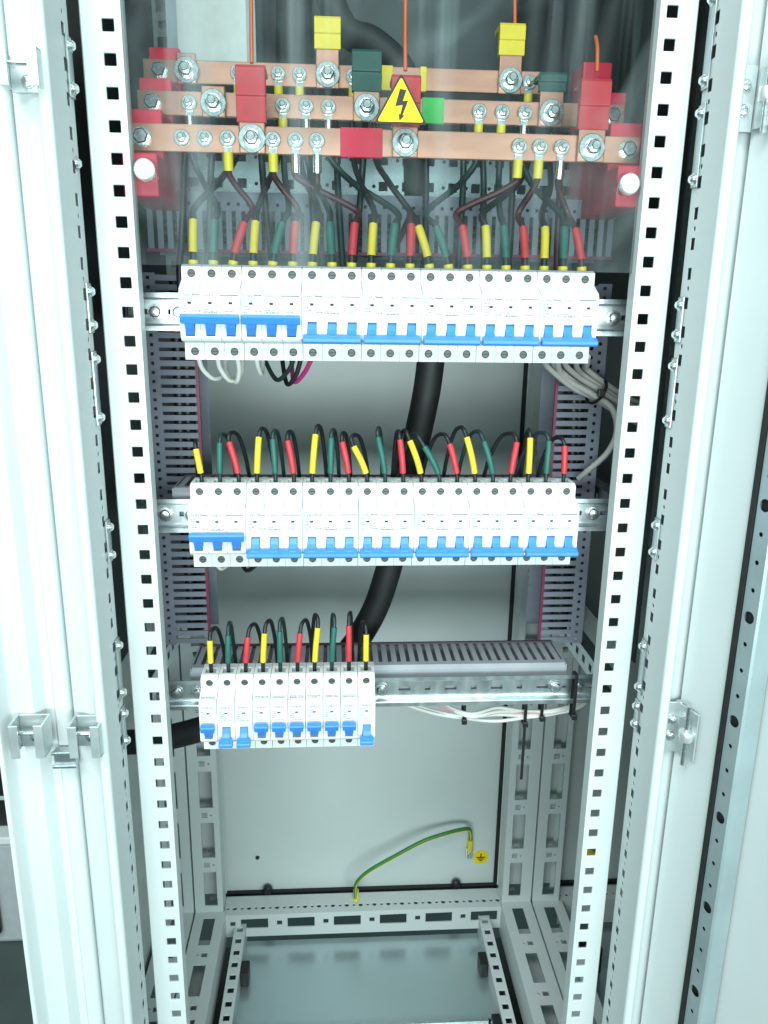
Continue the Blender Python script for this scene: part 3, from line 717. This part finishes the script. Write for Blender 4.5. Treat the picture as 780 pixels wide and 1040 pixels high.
for i in range(21):
    ph = i % 3; cname, sl, core = COL[ph]
    if ph == 1: sl = 'grnw'
    x = X1+9+18*i; zt = ZR1+42; L_ = lean1[i]
    bar = 'ABC'[ph]; lx = {'A': LUGA, 'B': LUGB, 'C': LUGC}[bar][i//3]; ly = BY[bar]-.3; lz = BZ[bar]
    p = [(x, 31, zt-6), (x, 31, zt+3), (x+L_*.25, 32, zt+16), (x+L_*.9, 36, zt+38), (x+L_*1.4, 46+rnd.uniform(0, 8), zt+52)]
    if abs(lx-x) < 62:
        p += [((x+L_*1.4)*.3+lx*.7, 46, -113), (lx, ly+3, -104), (lx, ly+1, lz-24)] if bar == 'C' else [((x+L_*1.4)*.35+lx*.65, 76+rnd.uniform(-6, 8), -102), (lx, 88 if bar == 'B' else 122, -78 if bar == 'B' else -70), (lx, ly+1, lz-24)]
    else:
        p += [(x+L_*1.4, 84, zt+46), (x+(12 if lx > x else -12), 126, zt+22), ((x+lx)/2, 150, zt+20), (lx-(12 if lx > x else -12), 150, zt+40), (lx, 140, -100), (lx, ly+12, lz-40), (lx, ly+1, lz-24)]
    cover = (bar == 'C' and lx in (-145, -105, 117, 136)) or (bar == 'B' and lx in (-99, 88, 110)) or bar == 'A'
    wire('wire', '%s wire from the left at the top breaker row, %s sleeve' % (ORD[i], cname), 'wires above the top row', p, sl, core, 17, 45, 3.0, 'yellug', (lx, ly, lz, cover))
lean2 = [-5, 1, -9, 3, -2, -6, 4, 1, -7, -16, -8, -4, -14, -20, -10, -11, -12, 5, 0, 1, -1]
hgt2 = [38, 44, 46, 50, 48, 47, 53, 49, 46, 44, 51, 48, 49, 45, 45, 52, 48, 46, 50, 47, 42]
side2 = [-6, 10, 16, 12, 8, 10, 10, 8, 10, 20, 8, -4, -10, -18, -22, -16, -18, -26, 2, -24, -16]
for i in range(21):
    ph = i % 3; cname, sl, core = COL[ph]
    if ph == 1: sl = 'grnw'
    x = X2+9+18*i; zt = ZR2+42; L_ = lean2[i]; h = hgt2[i]; s_ = side2[i]
    p = [(x, 31, zt-6), (x, 31, zt+4), (x+L_*.35, 31, zt+h*.45), (x+L_*.95, 34, zt+h*.88), (x+L_+s_*.18, 42, zt+h), (x+L_+s_*.5, 54, zt+h*.86), (x+L_+s_*.8, 64, zt+h*.35), (x+L_+s_, 76, zt-18), (x+L_+s_, 92, zt-40)]
    wire('wire', '%s wire from the left at the middle breaker row, %s sleeve' % (ORD[i], cname), 'wires above the middle row', p, sl, 'blk' if ph != 1 else 'dgrn', 14, h*.98, 2.1, None)
lean3 = [0, 1, 4, 3, 0, 4, 4, 3, 0, 0]; hgt3 = [42, 48, 46, 50, 52, 50, 56, 56, 58, 47]; side3 = [8, 0, 10, 8, 4, 10, -8, -4, 4, -6]
for i in range(10):
    ph = i % 3; cname, sl, core = COL[ph]
    if ph == 1: sl = 'grnw'
    x = X3+9+18*i; zt = ZR3+42; L_ = lean3[i]; h = hgt3[i]; s_ = side3[i]
    p = [(x, 31, zt-6), (x, 31, zt+4), (x+L_*.35, 31, zt+h*.45), (x+L_*.95, 34, zt+h*.9), (x+L_+s_*.3, 42, zt+h), (x+L_+s_*.6, 54, zt+h*.86), (x+L_+s_*.9, 66, zt+h*.35), (x+L_+s_, 80, zt-18), (x+L_+s_, 94, zt-40)]
    wire('wire', '%s wire from the left at the bottom breaker row, %s sleeve, looping back' % (ORD[i], cname), 'wires above the bottom row', p, sl, 'blk' if ph != 1 else 'dgrn', 15, h*.93, 2.1, None)

# ------------------------------------------------------------------ other cables
def cable(name, label, pts, r, mt, cat='cable', group=None, n=12):
    t = thing(name, label, cat, *pts[0], group=group)
    MB().tube(rel(t, pts), r, n, 8).build('jacket', mt, t, smooth=60); return t
EX = [(-198, 'blk', 'black'), (-172, 'dgrn', 'dark green'), (-118, 'blk', 'black'), (-72, 'blk', 'black'), (-46, 'dgrn', 'dark green'), (-26, 'blk', 'black'), (40, 'blk', 'black'), (76, 'dgrn', 'dark green'), (98, 'dgrn', 'dark green'), (126, 'blk', 'black'), (174, 'dred', 'dark red')]
for k, (x, mt, cn) in enumerate(EX):
    d = rnd.uniform(-7, 7)
    cable('feed_wire', '%s plain %s feed wire from the left, hanging behind the lowest busbar' % (ORD[k], cn), [(x+d, 132, -20), (x+d*.8, 112, -58), (x+d*.4, 100, -92), (x, 98, -125), (x-d*.5, 98, -155), (x-d, 96, -185), (x-d, 96, -215)], 3.3, mt, 'wire', 'feed wires behind the lowest busbar', 8)
cable('thick_cable', 'thick black cable sweeping down behind the middle row to the lower left', [(62, 200, -120), (64, 205, -230), (60, 205, -300), (50, 205, -360), (37, 205, -420), (25, 205, -490), (14, 205, -545), (-6, 205, -603), (-45, 205, -662), (-110, 208, -712), (-200, 212, -752), (-300, 220, -782), (-420, 230, -790)], 16.5, 'rubber', n=20)
GB = [('lowest grey cable of the bundle leaving the right end of the top row', 158, 0, 0), ('second lowest grey cable of the bundle leaving the right end of the top row', 168, 6, 3),
      ('middle grey cable of the bundle leaving the right end of the top row', 178, 12, -2), ('second highest grey cable of the bundle leaving the right end of the top row', 190, 17, 2), ('uppermost grey cable of the bundle leaving the right end of the top row', 200, 23, -1)]
for nm, x0, dz, dy in GB:
    cable('grey_cable', nm, [(x0, 50, -262), (x0+6, 70+dy, -272), (200+dz*.5, 90+dy, -297+dz*.9), (226+dz*.35, 98+dy, -308+dz*.75), (262+dz*.3, 112+dy, -328+dz*.8), (300, 126+dy, -344+dz)], 3.0, 'gcab', group='grey cables at the right of the top row', n=8)
cable('grey_cable', 'grey cable that loops down beside the right upright duct', [(170, 54, -262), (186, 84, -284), (222, 92, -304), (244, 92, -318), (252, 92, -342), (246, 96, -366), (230, 106, -388), (222, 116, -400)], 3.4, 'gcab', group='grey cables at the right of the top row', n=8)
def tie(label, c, axis, r, tail=None):
    t = thing('cable_tie', label, 'cable tie', *c, group='black cable ties')
    a = V3(axis).normalized(); u = a.orthogonal().normalized(); b = a.cross(u)
    MB().tube([(u*math.cos(q)+b*math.sin(q))*r for q in [2*math.pi*k/14 for k in range(15)]], 1.8, 6, 1).build('band', 'nyl', t, smooth=40)
    MB().box(-3.5, 3.5, -r-5, -r+1, -4, 4).build('head', 'nyl', t, bevel=.8)
    return t
tie('black cable tie around the grey cable bundle', (228, 98, -301), (1, .3, -.55), 14)
for k, (pts, mt, nm) in enumerate((
    ([(-178.8, 32, -262), (-177, 40, -276), (-168, 52, -287), (-160, 66, -282), (-160, 80, -262)], 'white', 'white wire looping under the first pole of the top row'),
    ([(-160.8, 32, -262), (-160, 40, -276), (-152, 52, -289), (-143, 66, -282), (-143, 80, -262)], 'white', 'white wire looping under the second pole of the top row'),
    ([(-142.8, 32, -262), (-142, 40, -278), (-147, 52, -290), (-158, 66, -280), (-158, 84, -262)], 'white', 'white wire looping under the third pole of the top row'),
    ([(-124.8, 32, -262), (-124, 40, -274), (-122, 56, -282), (-122, 76, -262)], 'white', 'short white wire under the second top row breaker'),
    ([(-88.8, 32, -262), (-94, 42, -276), (-108, 58, -288), (-122, 80, -268)], 'dgrn', 'dark green wire under the second top row breaker'),
    ([(-82, 40, -262), (-88, 46, -282), (-98, 60, -292), (-104, 80, -266)], 'blk', 'black wire under the second top row breaker beside the magenta one'),
    ([(-70.8, 32, -262), (-80, 44, -280), (-91, 56, -289), (-94, 76, -262)], 'mag', 'magenta wire looping under the second top row breaker'),
    ([(-172, 34, -466), (-168, 46, -480), (-160, 64, -476), (-156, 84, -460)], 'white', 'short white wire peeping out under the middle row'),
    ([(-128, 34, -466), (-134, 46, -478), (-146, 62, -486), (-156, 84, -462)], 'blk', 'short black wire peeping out under the middle row'))):
    cable('loop_wire', nm, pts, 2.3, mt, 'wire', 'loops under the breakers', 8)
for k, (dz, mt, nm) in enumerate(((-4, 'white', 'lowest white wire hanging under the bottom rail'), (1, 'white', 'second lowest white wire hanging under the bottom rail'), (5, 'pink', 'pink wire hanging under the bottom rail'), (10, 'white', 'uppermost white wire hanging under the bottom rail'), (7, 'white', 'second highest white wire hanging under the bottom rail'))):
    q = random.Random(k); j = lambda: q.uniform(-2.5, 2.5)
    cable('thin_wire', nm, [(-4-6*k, 84+k*3, -640), (24, 80+k*2, -653+dz*.5), (62, 74+k*3, -664+dz+j()), (101, 74-k*2, -671+dz*.7), (135, 76+j(), -674+dz*1.3+j()), (167, 74+k, -672+dz*.5), (199, 74-k, -668+dz*.5), (232, 76, -660+dz*.6), (256, 84, -640+dz)], 2.1, mt, 'wire', 'wires under the bottom rail', 8)
def strap(label, x, y, z0, z1, zt=None):
    t = thing('cable_tie', label, 'cable tie', x, y, z0, 'black cable ties'); h = z1-z0
    MB().box(-1.8, 1.8, -6, -4.8, 0, h).box(-1.8, 1.8, 4.8, 6, 0, h).box(-1.8, 1.8, -4.8, 4.8, -1.2, 0).box(-1.8, 1.8, -4.8, 4.8, h, h+1.2).build('band', 'nyl', t, bevel=.4)
    MB().box(-3, 3, -10, -6.1, 0, 7).build('head', 'nyl', t, bevel=1)
    if zt: MB().box(-1.6, 1.6, -6.4, -5.2, zt, 0).build('tail', 'nyl', t)
strap('black cable tie on the white wires, nearest the breakers', 96, 75, -677, -645)
strap('black cable tie on the white wires with a long tail hanging down', 167, 75, -682, -648, -70)
strap('black cable tie on the white wires, third from the breakers', 186, 75, -675, -648)
strap('black cable tie on the white wires, wrapped over the rail end', 214, 48, -658, -606)
# things behind the copper bars, high up
for k, (x, x2, nm) in enumerate(((-95, -92, 'thick black cable behind the left red sleeve'), (165, 170, 'thick black cable behind the right green sleeve'), (214, 228, 'thick black cable at the far right behind the clear cover'), (246, 262, 'rightmost thick black cable behind the clear cover'))):
    cable('thick_cable', nm, [(x, 215, -30), (x, 222, 40), (x2, 226, 140), (x2+4, 230, 300), (x2+4, 230, 416)], 19, 'rubber', n=18)
cable('thick_cable', 'black cable arching over behind the green-sleeved centre link', [(-62, 190, 160), (-60, 196, 110), (-40, 190, 62), (-8, 180, 46), (22, 176, 16), (34, 178, -40), (36, 182, -110)], 15, 'rubber', n=18)
for x, zb_, nm in ((-124, -8, 'thin orange wire rising from the left red sleeve'), (14, -10, 'thin orange wire rising behind the warning triangle'), (190, -2, 'short orange wire above the right red sleeve'), (131, 58, 'thin orange wire above the right yellow sleeve')):
    yb = 60 if zb_ < 20 else 150
    cable('orange_wire', nm, [(x, yb, zb_), (x, yb+12, zb_+60), (x+2, yb+30, zb_+200), (x+2, yb+40, 416)] if x != 190 else [(x, 58, zb_-4), (x, 62, zb_+16), (x, 70, zb_+28)], 1.8, 'orange', 'wire', 'thin orange wires', 8)
MB().box(-240, 240, 300, 303, S(-60), S(410)).build('mounting_panel', 'dark', cab)  # panel coloured dark to dim the background behind the bars
t = thing('document_sleeve', 'pale plastic document sleeve hanging behind the upper left bars', 'sleeve', -170, 236, 20)
MB().box(-62, 34, 0, 2.4, 0, 210).build('sleeve', 'bag', t, bevel=.6)
MB().box(-50, 24, -.8, -.2, 20, 190).build('paper', 'white', t)
# ------------------------------------------------------------------ clear cover and warning triangle
t = thing('clear_cover', 'clear acrylic sheet bolted in front of the copper bars', 'cover', 0, 10, -184)
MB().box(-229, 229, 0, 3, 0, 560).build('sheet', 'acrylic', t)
for x, z in ((-212, 77), (211, 75)):
    link('nylon_bolt', ME['nylon'], t, loc=(x, -.2, z))
ws = thing('warning_sign', 'yellow triangular electric shock warning sign on the clear cover', 'sign', 6.5, 8.6, -52)
def tri(r): return [(r*math.cos(a), r*math.sin(a)) for a in (math.pi/2, math.pi*7/6, math.pi*11/6)]
def rtri(r, c):
    o = []
    for a in (math.pi/2, math.pi*7/6, math.pi*11/6):
        cx, cz = (r-2*c)*math.cos(a), (r-2*c)*math.sin(a)
        for k in range(-3, 4): o.append((cx+c*math.cos(a+k*math.pi/9), cz+c*math.sin(a+k*math.pi/9)))
    return o
MB().extr(rtri(26.5, 1.6), 'y', 0, 1.2).build('border', 'black', ws)
MB().extr(rtri(23.2, 1.2), 'y', -.4, -.02).build('face', 'sign', ws)
bolt = [(-1, 14), (4.6, 13.2), (1.6, 4.6), (6.2, 5.2), (1.6, -6.6), (3.6, -6.2), (-1.0, -10.8), (-1.8, -4.6), (-.4, -6.0), (1.6, 1.6), (-4.8, .6)]
MB().extr(bolt, 'y', -.8, -.5).build('lightning_bolt', 'black', ws, weld=False)

# ------------------------------------------------------------------ beyond the left edge
t = thing('equipment_case', 'pale grey case standing on the dark floor at the lower left edge', 'case', -760, 535, -1400)
MB().box(-160, 170, 0, 300, 0, 222).build('lower_box', 'case', t, bevel=8)
MB().box(-164, 174, -6, 306, 223, 238).build('lid', 'abs', t, bevel=2)
MB().box(-160, 78, -16, -.5, 30, 190).build('strap', 'nyl', t, bevel=7, seg=4)
t = thing('black_box', 'black box standing on the pale case at the lower left edge', 'box', -760, 560, -1162)
MB().box(-150, 160, 0, 200, 0, 300).build('body', 'nyl', t, bevel=6)
MB().box(-120, 140, -5, -.5, 60, 68).build('rib', 'case', t, bevel=2)
